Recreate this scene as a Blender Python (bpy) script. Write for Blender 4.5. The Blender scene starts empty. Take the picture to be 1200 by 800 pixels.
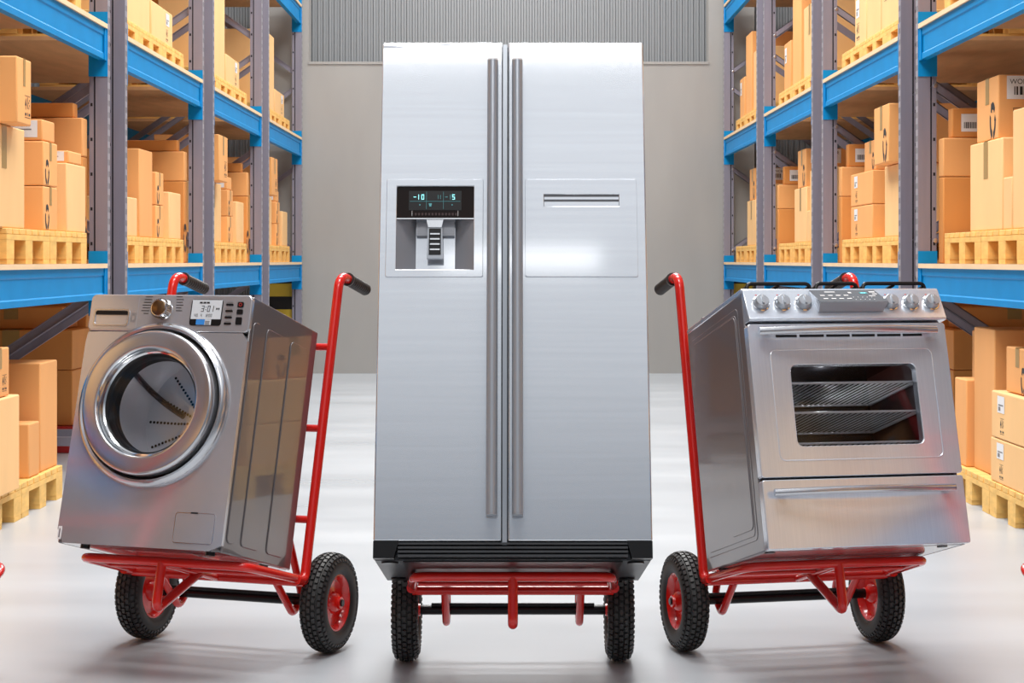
import bpy, bmesh, math, random
from mathutils import Matrix, Vector
random.seed(7)
C = bpy.context.scene.collection
PI = math.pi
H_CAM = 1.4766          # eye height
TILT = 0.2691           # every hand truck leans back by this
WR = 0.1874             # wheel radius
XR = 2.74               # half width of the aisle

# ------------------------------------------------------------------ materials
def new_mat(name):
    m = bpy.data.materials.new(name); m.use_nodes = True
    return m, m.node_tree, m.node_tree.nodes['Principled BSDF']
def setp(b, **k):
    names = dict(col='Base Color', rough='Roughness', metal='Metallic', coat='Coat Weight', coatr='Coat Roughness',
                 ior='IOR', trans='Transmission Weight', emit='Emission Color', emits='Emission Strength', spec='Specular IOR Level', aniso='Anisotropic')
    for a, v in k.items():
        if a in ('col', 'emit'): v = (*v, 1.0)
        b.inputs[names[a]].default_value = v
def flat(name, col, rough=.5, metal=0., **k):
    m, nt, b = new_mat(name); setp(b, col=col, rough=rough, metal=metal, **k); return m
def varied(name, col, rough, amount=.12, scale=6., stretch=(1, 1, 1), metal=0., bump=0., coords='Object', rnd=0., **k):
    """base colour modulated by noise (and by a random value per object)"""
    m, nt, b = new_mat(name); setp(b, col=col, rough=rough, metal=metal, **k)
    N, L = nt.nodes, nt.links
    tc = N.new('ShaderNodeTexCoord'); mp = N.new('ShaderNodeMapping'); mp.inputs['Scale'].default_value = stretch
    L.new(tc.outputs[coords], mp.inputs['Vector'])
    no = N.new('ShaderNodeTexNoise'); no.inputs['Scale'].default_value = scale; no.inputs['Detail'].default_value = 5
    L.new(mp.outputs[0], no.inputs['Vector'])
    mr = N.new('ShaderNodeMapRange'); mr.inputs['From Min'].default_value = .25; mr.inputs['From Max'].default_value = .75
    mr.inputs['To Min'].default_value = 1 - amount; mr.inputs['To Max'].default_value = 1 + amount
    L.new(no.outputs['Fac'], mr.inputs['Value'])
    val = mr.outputs[0]
    if rnd:
        oi = N.new('ShaderNodeObjectInfo'); r2 = N.new('ShaderNodeMapRange')
        r2.inputs['To Min'].default_value = 1 - rnd; r2.inputs['To Max'].default_value = 1 + rnd
        L.new(oi.outputs['Random'], r2.inputs['Value'])
        mu = N.new('ShaderNodeMath'); mu.operation = 'MULTIPLY'
        L.new(val, mu.inputs[0]); L.new(r2.outputs[0], mu.inputs[1]); val = mu.outputs[0]
    hs = N.new('ShaderNodeVectorMath'); hs.operation = 'SCALE'; hs.inputs[0].default_value = col
    L.new(val, hs.inputs['Scale']); L.new(hs.outputs[0], b.inputs['Base Color'])
    if bump:
        bp = N.new('ShaderNodeBump'); bp.inputs['Strength'].default_value = bump; bp.inputs['Distance'].default_value = .004
        L.new(no.outputs['Fac'], bp.inputs['Height']); L.new(bp.outputs[0], b.inputs['Normal'])
    return m
def pane(name, tint, rough=.02, refl=1.5):
    """thin sheet of glass: see-through with a mirror-like surface"""
    m, nt, b = new_mat(name); N, L = nt.nodes, nt.links
    N.remove(b)
    tr = N.new('ShaderNodeBsdfTransparent'); tr.inputs[0].default_value = (*tint, 1)
    gl = N.new('ShaderNodeBsdfGlossy'); gl.inputs['Roughness'].default_value = rough
    fr = N.new('ShaderNodeFresnel'); fr.inputs[0].default_value = refl
    mx = N.new('ShaderNodeMixShader')
    L.new(fr.outputs[0], mx.inputs[0]); L.new(tr.outputs[0], mx.inputs[1]); L.new(gl.outputs[0], mx.inputs[2])
    L.new(mx.outputs[0], N['Material Output'].inputs['Surface'])
    return m

M = {}
M['red'] = flat('red_gloss_paint', (.76, .012, .007), .22, coat=.6, coatr=.08)
M['rubber'] = flat('black_rubber', (.018, .017, .017), .55)
M['tread'] = flat('tread_rubber', (.035, .034, .034), .5)
M['grip'] = flat('grip_rubber', (.03, .026, .024), .5)
M['black_metal'] = flat('black_axle_steel', (.02, .02, .021), .25, .6)
M['chrome'] = flat('chrome', (.78, .79, .81), .12, 1.)
M['brown_chrome'] = flat('bronze_dial_face', (.2, .13, .07), .3, 1.)
M['washer'] = varied('washer_silver', (.57, .57, .60), .16, .04, 900, metal=.6, coat=.45, coatr=.03)
M['ring'] = flat('door_ring_silver', (.62, .63, .66), .2, .9, coat=.3, coatr=.05)
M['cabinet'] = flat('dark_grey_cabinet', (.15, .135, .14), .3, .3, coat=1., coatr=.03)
M['stove'] = varied('stove_steel', (.73, .78, .86), .18, .05, 300, (1, 1, .02), metal=.6, coat=.4, coatr=.04)
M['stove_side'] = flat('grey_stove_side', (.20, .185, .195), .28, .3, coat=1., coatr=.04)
M['fridge'] = varied('fridge_steel', (.74, .77, .815), .07, .03, 60, (.02, .3, 1), metal=.75, coat=.35, coatr=.05)
M['fridge_side'] = flat('fridge_side_grey', (.30, .31, .34), .35, .4)
M['handle'] = flat('dark_steel_handle', (.36, .385, .425), .3, .5)
M['slot'] = flat('grip_slot_grey', (.10, .105, .12), .4)
M['fridge_base'] = flat('charcoal_base', (.035, .037, .042), .4)
M['plastic'] = flat('black_plastic', (.008, .008, .009), .3, spec=.3)
M['gloss_black'] = flat('gloss_black', (.010, .005, .004), .08, spec=.18)
M['ink'] = flat('dark_print', (.03, .028, .028), .6)
M['grey_ink'] = flat('grey_print', (.22, .21, .21), .6)
M['red_ink'] = flat('red_print', (.6, .03, .03), .5)
M['white'] = flat('white_label', (.85, .85, .86), .45)
M['lcd'] = flat('lcd_glass', (.66, .70, .74), .15, emit=(.6, .66, .72), emits=.05)
M['knob'] = flat('knob_steel', (.42, .45, .49), .32, .6)
M['lcd_blue'] = flat('lcd_blue', (.05, .28, .75), .15)
M['cyan'] = flat('cyan_digits', (.2, .8, .85), .4, emit=(.35, .95, 1.), emits=1.6)
M['dim_cyan'] = flat('dim_cyan', (.05, .2, .22), .4, emit=(.1, .45, .5), emits=.3)
M['paddle'] = flat('dark_drum_paddle', (.05, .03, .028), .25, .5)
M['display'] = flat('stove_display', (.16, .165, .18), .12, .7, coat=1., coatr=.02)
M['enamel'] = flat('black_enamel', (.006, .006, .007), .2)
M['enamel_red'] = flat('dark_red_enamel', (.03, .004, .003), .3)
M['wire'] = flat('rack_wire', (.85, .86, .9), .3, .4)
M['oven_glass'] = pane('oven_glass', (.85, .85, .87), .02, 1.45)
M['door_glass'] = pane('washer_glass', (.9, .9, .92), .01, 1.28)
M['blue'] = varied('blue_beam_paint', (.0, .245, .58), .5, .06, 4, spec=.2)
M['board'] = varied('chipboard', (.62, .34, .16), .7, .12, 9, (1, .25, 1))
M['board_edge'] = varied('pale_board_edge', (.86, .62, .38), .7, .08, 9, (1, .25, 1))
M['pallet'] = varied('pallet_pine', (.88, .54, .16), .65, .16, 9, (1, 1, 3), rnd=.05)
M['card'] = varied('cardboard', (.88, .415, .14), .75, .05, 3.5, (1, 1, .4), rnd=.07, bump=.04)
M['card_pale'] = varied('pale_cardboard', (.91, .555, .245), .75, .05, 3.5, (1, 1, .4), rnd=.05)
M['card_dark'] = varied('brown_cardboard', (.73, .295, .072), .75, .07, 3.5, (1, 1, .4), rnd=.10)
M['tape'] = flat('brown_tape', (.42, .25, .07), .3)
M['yellow'] = flat('hazard_yellow', (.75, .52, .05), .5)
M['hazard_black'] = flat('hazard_black', (.008, .008, .008), .5)
M['red_plastic'] = flat('red_plastic', (.5, .02, .02), .4)
M['bolt'] = flat('bolt_zinc', (.6, .6, .62), .3, 1.)
M['hole'] = flat('dark_hole', (.012, .011, .014), .9)
M['concrete'] = varied('concrete_wall', (.365, .352, .335), .8, .09, 1.2, (1, 1, .35), bump=.05)
M['corrugated'] = flat('corrugated_sheet', (.27, .28, .29), .45, .3)
# galvanised upright steel; the aisle face carries rows of punched slots
def upright_mat():
    m = varied('galvanised_upright', (.285, .275, .34), .42, .08, 14, (1, 1, .15), metal=.45); return m
M['upright'] = upright_mat()
def perforated():
    m, nt, b = new_mat('perforated_upright_face'); setp(b, rough=.4, metal=.45)
    N, L = nt.nodes, nt.links
    tc = N.new('ShaderNodeTexCoord'); sx = N.new('ShaderNodeSeparateXYZ'); L.new(tc.outputs['Object'], sx.inputs[0])
    def mth(op, a, bb):
        n = N.new('ShaderNodeMath'); n.operation = op
        if isinstance(a, (int, float)): n.inputs[0].default_value = a
        else: L.new(a, n.inputs[0])
        if isinstance(bb, (int, float)): n.inputs[1].default_value = bb
        else: L.new(bb, n.inputs[1])
        return n.outputs[0]
    fz = mth('FRACT', mth('MULTIPLY', sx.outputs['Z'], 12.5), 0)
    slot = mth('GREATER_THAN', fz, .52)
    ay = mth('PINGPONG', mth('ADD', sx.outputs['Y'], 0.0), .04)
    band = mth('LESS_THAN', mth('ABSOLUTE', mth('SUBTRACT', ay, .022), 0), .009)
    f = mth('MULTIPLY', slot, band)
    mx = N.new('ShaderNodeMix'); mx.data_type = 'RGBA'
    mx.inputs['A'].default_value = (.44, .42, .47, 1); mx.inputs['B'].default_value = (.14, .13, .15, 1)
    L.new(f, mx.inputs['Factor']); L.new(mx.outputs['Result'], b.inputs['Base Color'])
    return m
M['perf'] = perforated()
def floor_mat():
    m, nt, b = new_mat('polished_concrete_floor'); N, L = nt.nodes, nt.links
    tc = N.new('ShaderNodeTexCoord'); mp = N.new('ShaderNodeMapping'); mp.inputs['Scale'].default_value = (.35, 1.2, 1)
    L.new(tc.outputs['Object'], mp.inputs['Vector'])
    n1 = N.new('ShaderNodeTexNoise'); n1.inputs['Scale'].default_value = 1.3; n1.inputs['Detail'].default_value = 6
    L.new(mp.outputs[0], n1.inputs['Vector'])
    cr = N.new('ShaderNodeValToRGB'); cr.color_ramp.elements[0].position = .3; cr.color_ramp.elements[1].position = .7
    cr.color_ramp.elements[0].color = (.45, .485, .52, 1); cr.color_ramp.elements[1].color = (.54, .575, .61, 1)
    L.new(n1.outputs['Fac'], cr.inputs[0]); L.new(cr.outputs[0], b.inputs['Base Color'])
    r = N.new('ShaderNodeMapRange'); r.inputs['To Min'].default_value = .22; r.inputs['To Max'].default_value = .4
    L.new(n1.outputs['Fac'], r.inputs['Value']); L.new(r.outputs[0], b.inputs['Roughness'])
    return m
M['floor'] = floor_mat()

# ------------------------------------------------------------------ mesh builder
I4 = Matrix.Identity(4)
class MB:
    def __init__(s): s.v = []; s.f = []; s.m = []; s.s = []; s.mats = []
    def mi(s, mat):
        if mat not in s.mats: s.mats.append(mat)
        return s.mats.index(mat)
    def add(s, vs, fs, mat, smooth=False, X=None):
        o = len(s.v); k = s.mi(mat)
        s.v += [tuple(X @ Vector(p)) for p in vs] if X is not None else [tuple(p) for p in vs]
        for f in fs: s.f.append([i + o for i in f]); s.m.append(k); s.s.append(smooth)
    def box(s, lo, hi, mat, X=None):
        (a, b, c), (d, e, f) = lo, hi
        vs = [(a, b, c), (d, b, c), (d, e, c), (a, e, c), (a, b, f), (d, b, f), (d, e, f), (a, e, f)]
        s.add(vs, [(3, 2, 1, 0), (4, 5, 6, 7), (0, 1, 5, 4), (1, 2, 6, 5), (2, 3, 7, 6), (3, 0, 4, 7)], mat, False, X)
    def prism(s, poly, axis, a, b, mat, X=None, smooth=False):
        """poly in the two other axes (x: y,z / y: x,z / z: x,y) swept along axis from a to b"""
        def P(p, t):
            return {'x': (t, p[0], p[1]), 'y': (p[0], t, p[1]), 'z': (p[0], p[1], t)}[axis]
        n = len(poly)
        vs = [P(p, a) for p in poly] + [P(p, b) for p in poly]
        fs = [(i, (i + 1) % n, n + (i + 1) % n, n + i) for i in range(n)]
        s.add(vs, fs, mat, smooth, X)
        s.add(vs, [tuple(range(n))[::-1], tuple(range(n, 2 * n))], mat, False, X)
    def tube(s, pts, r, mat, seg=12, cap=True, X=None, closed=False):
        P = [Vector(p) for p in pts]; n = len(P); vs = []; ref = None
        for i in range(n):
            a = P[i - 1] if (i or closed) else P[i]; b = P[(i + 1) % n] if (i < n - 1 or closed) else P[i]
            t = (b - a).normalized()
            if ref is None:
                ref = Vector((0, 0, 1)) if abs(t.z) < .9 else Vector((1, 0, 0))
            ref = (ref - t * ref.dot(t)).normalized(); bi = t.cross(ref)
            rr = r[i] if isinstance(r, (list, tuple)) else r
            for k in range(seg):
                q = 2 * PI * k / seg; vs.append(P[i] + ref * (rr * math.cos(q)) + bi * (rr * math.sin(q)))
        fs = []
        for i in range(n if closed else n - 1):
            j = (i + 1) % n
            for k in range(seg):
                l = (k + 1) % seg; fs.append((i * seg + k, i * seg + l, j * seg + l, j * seg + k))
        s.add(vs, fs, mat, True, X)
        if cap and not closed: s.add(vs[:seg] + vs[-seg:], [tuple(range(seg))[::-1], tuple(range(seg, 2 * seg))], mat, False, X)
    def lathe(s, prof, mat, axis='y', seg=48, c=(0, 0, 0), X=None, smooth=True):
        """prof: (radius, t) along the axis"""
        vs = []
        for r, t in prof:
            for k in range(seg):
                q = 2 * PI * k / seg; a, b = r * math.cos(q), r * math.sin(q)
                p = {'x': (t, a, b), 'y': (a, t, b), 'z': (a, b, t)}[axis]
                vs.append((p[0] + c[0], p[1] + c[1], p[2] + c[2]))
        fs = []
        for i in range(len(prof) - 1):
            for k in range(seg):
                l = (k + 1) % seg; fs.append((i * seg + k, i * seg + l, (i + 1) * seg + l, (i + 1) * seg + k))
        s.add(vs, fs, mat, smooth, X)
    def disc(s, r, t, mat, axis='y', seg=32, c=(0, 0, 0), X=None):
        s.lathe([(r, t), (.0001, t)], mat, axis, seg, c, X, False)
    def text(s, body, size, mat, X):
        cu = bpy.data.curves.new('lettering', 'FONT'); cu.body = body; cu.size = size; cu.align_x = 'CENTER'; cu.align_y = 'CENTER'
        ob = bpy.data.objects.new('lettering', cu); C.objects.link(ob)
        me = bpy.data.meshes.new_from_object(ob.evaluated_get(bpy.context.evaluated_depsgraph_get()))
        s.add([v.co.copy() for v in me.vertices], [tuple(p.vertices) for p in me.polygons], mat, False, X)
        bpy.data.objects.remove(ob); bpy.data.meshes.remove(me); bpy.data.curves.remove(cu)
    def mesh(s, name, angle=38, weld=True):
        me = bpy.data.meshes.new(name); me.from_pydata(s.v, [], s.f)
        for m in s.mats: me.materials.append(m)
        me.polygons.foreach_set('material_index', s.m); me.polygons.foreach_set('use_smooth', s.s)
        bm = bmesh.new(); bm.from_mesh(me)
        if weld: bmesh.ops.remove_doubles(bm, verts=bm.verts, dist=1e-5)
        bmesh.ops.recalc_face_normals(bm, faces=bm.faces); bm.to_mesh(me); bm.free()
        me.set_sharp_from_angle(angle=math.radians(angle)); me.update()
        return me
    def build(s, name, parent=None, label=None, bevel=0, bseg=2, angle=38, weld=True):
        o = bpy.data.objects.new(name, s.mesh(name, angle, weld)); C.objects.link(o)
        if parent is not None: o.parent = parent
        if label: o['label'] = label
        if bevel:
            b = o.modifiers.new('edge', 'BEVEL'); b.width = bevel; b.segments = bseg; b.limit_method = 'ANGLE'; b.angle_limit = math.radians(40)
            for p in o.data.polygons: p.use_smooth = True
            o.data.set_sharp_from_angle(angle=math.radians(60))
        return o
def thing(name, label, cat, loc=(0, 0, 0), rz=0, group=None):
    o = bpy.data.objects.new(name, None); C.objects.link(o); o.empty_display_size = .1
    o.location = loc; o.rotation_euler = (0, 0, rz); o['label'] = label; o['category'] = cat
    if group: o['group'] = group
    return o
def struct(mb, name, bevel=0):
    o = mb.build(name, bevel=bevel); o['kind'] = 'structure'; return o
def fillet(pts, rad, n=6):
    """round the corners of a polyline"""
    P = [Vector(p) for p in pts]; out = [P[0]]
    for i in range(1, len(P) - 1):
        a, b, c = P[i - 1], P[i], P[i + 1]; d1, d2 = (a - b), (c - b)
        r = min(rad, d1.length * .49, d2.length * .49)
        p0, p1 = b + d1.normalized() * r, b + d2.normalized() * r
        for k in range(n + 1):
            t = k / n; out.append(p0 * (1 - t) ** 2 + b * 2 * t * (1 - t) + p1 * t ** 2)
    out.append(P[-1]); return out
def rrect(x0, z0, x1, z1, r, n=5):
    out = []
    for cx, cz, a0 in ((x1 - r, z1 - r, 0), (x0 + r, z1 - r, 90), (x0 + r, z0 + r, 180), (x1 - r, z0 + r, 270)):
        for k in range(n + 1):
            a = math.radians(a0 + 90 * k / n); out.append((cx + r * math.cos(a), cz + r * math.sin(a)))
    return out
def frontal(x, y, z): return Matrix.Translation((x, y, z)) @ Matrix.Rotation(PI / 2, 4, 'X')      # text facing -Y

# ------------------------------------------------------------------ the room
WALL_Y = 24.55
b = MB(); b.add([(-12, -14, 0), (12, -14, 0), (12, 26, 0), (-12, 26, 0)], [(0, 1, 2, 3)], M['floor']); struct(b, 'floor')
b = MB()      # end wall: concrete up to 4.06 m between two concrete columns, corrugated sheet above and beside
b.box((-3.22, WALL_Y, 0), (3.16, WALL_Y + .3, 4.06), M['concrete'])
b.box((-3.22, WALL_Y, 4.06), (-2.67, WALL_Y + .3, 9), M['concrete']); b.box((2.56, WALL_Y, 4.06), (3.16, WALL_Y + .3, 9), M['concrete'])
b.box((-2.67, WALL_Y - .012, 4.04), (2.56, WALL_Y + .02, 4.075), M['concrete'])
struct(b, 'wall_back')
def corrugated(x0, x1, y, z0, z1, pitch=.074, dep=.022):
    b = MB(); prof = []; x = x0
    while x < x1:
        prof += [(x, y), (x + pitch * .35, y), (x + pitch * .5, y - dep), (x + pitch * .85, y - dep)]; x += pitch
    prof.append((x1, y))
    vs = [(p[0], p[1], z0) for p in prof] + [(p[0], p[1], z1) for p in prof]; n = len(prof)
    b.add(vs, [(i, i + 1, n + i + 1, n + i) for i in range(n - 1)], M['corrugated'], False)
    return b
b = corrugated(-6.4, 6.4, WALL_Y + .42, 0, 9); struct(b, 'wall_rear_cladding')
for sx, nm in ((-1, 'wall_left'), (1, 'wall_right')):
    b = MB(); b.box((sx * 6.4, -9, 0), (sx * 6.6, 26, 9), M['corrugated']); struct(b, nm)
for sx, x0, x1, lb in ((-1, -3.17, -2.86, 'yellow and black striped guard on the end wall column beyond the washing machine'),
                       (1, 2.86, 3.12, 'yellow and black striped guard on the end wall column beyond the stove')):
    t = thing('column_guard', lb, 'guard', ((x0 + x1) / 2, WALL_Y - .06, 0)); w = (x1 - x0) / 2
    for k in range(7):
        b = MB(); b.box((-w, -.05, k * .168), (w, .055, (k + 1) * .168), M['yellow'] if k % 2 == 0 else M['hazard_black']); b.build('stripe', t)
    b = MB(); b.box((-w - .01, -.055, 1.176), (w + .01, .055, 1.21), M['hazard_black']); b.build('cap', t)

# ------------------------------------------------------------------ pallet racks
BAY = 3.888; Z1 = 12.69; ULEN = 3.398; DEPTH = 1.86
DECK = [0, 1.455, 3.071, 4.79]
def unit_y(k): return Z1 + BAY * (k - 1) + .5        # datum of bay k; its rack unit starts GAP further on
GAP = .07
ORD = {3: 'first', 2: 'second', 1: 'third', 0: 'fourth', -1: 'fifth', -2: 'sixth'}
SIDE = {-1: 'washer', 1: 'stove'}
def make_rack():
    t = thing('pallet_rack', 'x', 'rack')
    top = 5.6
    def upright(x, fl, end):
        b = MB()      # x from the aisle outward; fl = +1 when the lips lie on the outer side
        xs = (x, x + .082) if fl > 0 else (x + .043, x + .125)
        b.box((xs[0], 0, .0), (xs[1], .08, top), M['upright'])
        l0, l1 = ((x + .094, x + .125) if fl > 0 else (x, x + .031))
        b.box((l0, .006, 0), (l1, .074, top), M['upright'])
        b.box((min(xs[1], l0), .012, 0), (max(xs[1], l0), .068, top), M['hole']) if fl > 0 else b.box((l1, .012, 0), (xs[0], .068, top), M['hole'])
        fx = x - .001 if fl > 0 else x + .126
        b.box((min(fx, xs[0]), .004, 0), (max(fx, xs[0]) if fl > 0 else fx, .076, top), M['perf']) if fl > 0 else None
        z = .18
        lc = (l0 + l1) / 2
        while z < top:
            for yy in (.0052, .0748):
                b.box((lc - .007, yy - .0008, z - .011), (lc + .007, yy + .0008, z + .011), M['hole'])
            z += .235
        b.box((x - .03, -.03, 0), (x + .155, .11, .012), M['upright'])
        o = b.build('upright', t); o.location.y = end; return o
    for end in (0, ULEN - .08):
        upright(0, 1, end); upright(DEPTH - .125, -1, end)
        for za, zb in ((1.25, .15), (1.6, 2.79), (2.67, 1.5), (3.71, 2.55), (3.92, 5.1)):
            for dy in (.012,):
                b = MB(); x0, x1 = .10, DEPTH - .10; L = math.hypot(x1 - x0, zb - za); a = math.atan2(zb - za, x1 - x0)
                X = Matrix.Translation((x0, end + dy, za)) @ Matrix.Rotation(-a, 4, 'Y')
                b.box((0, 0, -.03), (L, .006, .03), M['upright'], X); b.box((0, 0, -.03), (L, .02, -.024), M['upright'], X); b.box((0, 0, .024), (L, .02, .03), M['upright'], X)
                b.lathe([(.016, -.004), (.016, -.012), (.0001, -.014)], M['bolt'], 'y', 8, (.02, 0, 0), X)
                b.build('diagonal_brace', t)
        for zb in (.25, 5.2):
            b = MB(); b.box((.125, end + .02, zb - .03), (DEPTH - .125, end + .06, zb + .03), M['upright']); b.build('horizontal_brace', t)
    ya, yb = .08, ULEN - .08
    for li in (1, 2, 3):
        d = DECK[li]; zt = d - .03; zb = zt - .21; z = lambda f: zb + .21 * f
        for front in (1, 0):
            if front: P = [(.012, z(0)), (.012, z(.17)), (.019, z(.21)), (.019, z(.74)), (.012, z(.78)), (.012, z(1)), (.062, z(1)), (.062, z(0))]
            else: P = [(DEPTH - x, q) for x, q in [(.012, z(0)), (.012, z(.17)), (.019, z(.21)), (.019, z(.74)), (.012, z(.78)), (.012, z(1)), (.062, z(1)), (.062, z(0))]][::-1]
            b = MB(); b.prism(P, 'y', ya, yb, M['blue']); bm_ = b.build('beam', t)
            for yy, sg in ((ya, 1), (yb, -1)):
                b = MB(); x0, x1 = (-.002, .127) if front else (DEPTH - .127, DEPTH + .002)
                b.box((x0, min(yy, yy + sg * .007), d - .352), (x1, max(yy, yy + sg * .007), d + .085), M['blue'])
                fx = (.004, .014) if front else (DEPTH - .014, DEPTH - .004)
                b.box((fx[0], min(yy, yy + sg * .055), zb - .005), (fx[1], max(yy, yy + sg * .055), zt + .002), M['blue'])
                b.build('beam_connector', bm_)
        b = MB()
        b.box((.004, ya + .012, d - .03), (DEPTH - .01, yb - .012, d), M['board']); b.box((-.004, ya + .012, d - .03), (.0045, yb - .012, d + .0005), M['board_edge']); b.build('shelf_board', t)
    return t
def copy_tree(o, parent=None):
    c = o.copy(); C.objects.link(c)
    if parent is not None: c.parent = parent
    for ch in list(o.children): copy_tree(ch, c)
    return c
proto = make_rack(); first = True
for side in (-1, 1):
    for k in (2, 3, 1, 0, -1, -2):
        r = proto if first else copy_tree(proto); first = False
        if side > 0: r.location = (XR, unit_y(k) + GAP, 0); r.rotation_euler.z = 0
        else: r.location = (-XR, unit_y(k) + GAP + ULEN, 0); r.rotation_euler.z = PI
        r['label'] = f'blue and grey pallet rack on the {SIDE[side]} side, {ORD[k]} unit from the end wall'
        r['group'] = 'pallet racks along the aisle'
        if k == 3:
            for ch in list(r.children):
                if ch.name.startswith('diagonal_brace') and ch is not None and min(c_[2] for c_ in ch.bound_box) < .3 and r is not proto: bpy.data.objects.remove(ch)

# ------------------------------------------------------------------ pallets
PW, PD, PH = .97, 1.5, .2      # along the aisle, depth into the rack, height
def make_pallet():
    t = thing('pallet', 'x', 'pallet')
    n = 7; w = PW / (n + (n - 1) * .18)
    for i in range(n):
        y = i * w * 1.18; b = MB(); b.box((0, y, PH - .032), (PD, y + w, PH), M['pallet']); b.build('deck_board', t, bevel=.003, bseg=1)
    for x in (.0, PD / 2 - .07, PD - .14):
        b = MB(); b.box((x, 0, PH - .064), (x + .14, PW, PH - .033), M['pallet']); b.build('stringer_board', t)
    for x in (.0, PD / 2 - .07, PD - .14):
        for y in (0, PW / 2 - .08, PW - .16):
            b = MB(); b.box((x, y, .028), (x + .14, y + .16, PH - .065), M['pallet']); b.build('block', t)
    for y in (0, PW / 2 - .08, PW - .16):
        b = MB(); b.box((0, y + .005, 0), (PD, y + .155, .027), M['pallet']); b.build('bottom_board', t)
    return t
pal0 = make_pallet(); pal_used = False
LEVEL = ['floor level', 'lower shelf', 'upper shelf', 'top shelf']
ALL_LABELS = set()
def uniq(l):
    assert l not in ALL_LABELS, l
    assert 4 <= len(l.replace('-', ' ').split()) <= 16, l
    ALL_LABELS.add(l); return l
def place_pallet(side, k, lv, y, which, x=.13, label=None, group=None):
    global pal_used
    p = copy_tree(pal0) if pal_used else pal0; pal_used = True
    z = DECK[lv] + .001; Y = unit_y(k) + y
    if side > 0: p.location = (XR + x, Y, z); p.rotation_euler.z = 0
    else: p.location = (-XR - x, Y + PW, z); p.rotation_euler.z = PI
    p['label'] = label or uniq(f'{which} pine pallet, {LEVEL[lv]}, {ORD[k]} bay from end wall, {SIDE[side]} side')
    p['group'] = group or 'pine pallets in the racks'
    return p

# ------------------------------------------------------------------ cartons
def recycling(b, X, s, mat):
    """three chasing arrows round an oval"""
    for i in range(3):
        a0 = math.radians(90 + 120 * i - 50); a1 = math.radians(90 + 120 * i + 28); vs = []; n = 7
        for k in range(n + 1):
            a = a0 + (a1 - a0) * k / n
            for r in (.6, 1.0): vs.append((s * .62 * r * math.cos(a), s * r * math.sin(a), 0))
        b.add(vs, [(2 * k, 2 * k + 1, 2 * k + 3, 2 * k + 2) for k in range(n)], mat, False, X)
        tip = a1 + math.radians(26)
        b.add([(s * .62 * .48 * math.cos(a1), s * .48 * math.sin(a1), 0), (s * .62 * 1.14 * math.cos(a1), s * 1.14 * math.sin(a1), 0), (s * .62 * .8 * math.cos(tip), s * .8 * math.sin(tip), 0)], [(0, 1, 2)], mat, False, X)
def rect2(b, X, x0, y0, x1, y1, mat, z=0):
    b.add([(x0, y0, z), (x1, y0, z), (x1, y1, z), (x0, y1, z)], [(0, 1, 2, 3)], mat, False, X)
def handling(b, X, s, mat):
    """this-way-up arrow, bar and glass pictograms between two rules"""
    rect2(b, X, -s, s * 1.0, s, s * 1.05, mat); rect2(b, X, -s, -s * 1.05, s, -s * 1.0, mat)
    b.add([(-s * .95, s * .1, 0), (-s * .35, s * .1, 0), (-s * .65, s * .85, 0)], [(0, 1, 2)], mat, False, X)
    rect2(b, X, -s * .72, -s * .3, -s * .58, s * .1, mat); rect2(b, X, -s * .95, -s * .85, -s * .4, -s * .6, mat)
    rect2(b, X, -s * .1, -s * .2, s * .08, s * .9, mat); rect2(b, X, -s * .1, -s * .85, s * .08, -s * .55, mat)
    for k in range(4): rect2(b, X, s * .4 + (k % 2) * s * .22, -s * .2 + k * s * .25, s * .58 + (k % 2) * s * .22, s * .0 + k * s * .25, mat)
    rect2(b, X, s * .4, -s * .85, s * .95, -s * .6, mat)
def umbrella(b, X, s, mat):
    for x0, y0, x1, y1 in ((-s, s * .96, s, s), (-s, -s, s, -s * .96), (-s, -s, -s * .96, s), (s * .96, -s, s, s)): rect2(b, X, x0, y0, x1, y1, mat)
    n = 10; vs = [(0, .05 * s, 0)] + [(.62 * s * math.cos(PI * k / n), .05 * s + .5 * s * math.sin(PI * k / n), 0) for k in range(n + 1)]
    b.add(vs, [(0, k + 1, k + 2) for k in range(n)], mat, False, X)
    rect2(b, X, -.04 * s, -.55 * s, .04 * s, .1 * s, mat); rect2(b, X, -.2 * s, -.6 * s, .04 * s, -.5 * s, mat)
    for k in range(4): rect2(b, X, (-.6 + .36 * k) * s, .66 * s, (-.52 + .36 * k) * s, .8 * s, mat)
def barcode(b, X, w, h, mat):
    x = -w / 2; rn = random.Random(3)
    while x < w / 2:
        t = rn.choice((.03, .05, .08)) * w; rect2(b, X, x, -h / 2, min(x + t, w / 2), h / 2, mat); x += t + rn.choice((.03, .05)) * w
def sticker(t, X, w, h, word, code=True):
    b = MB(); rect2(b, X, -w / 2, -h / 2, w / 2, h / 2, M['white'], .0006); o = b.build('shipping_label', t)
    b = MB(); Y = X @ Matrix.Translation((0, 0, .0014))
    if word:
        b.text(word, h * .3 if code else min(h * .42, w * .16), M['ink'], Y @ Matrix.Translation((0, h * .24, 0)))
    if code: barcode(b, Y @ Matrix.Translation((0, -h * .14, 0)), w * .7, h * .36, M['ink'])
    else:
        rect2(b, Y, -w * .35, -h * .08, w * .35, h * .0, M['grey_ink']); rect2(b, Y, -w * .35, -h * .38, -w * .05, -h * .14, M['grey_ink'])
    b.build('label_print', o)
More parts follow.
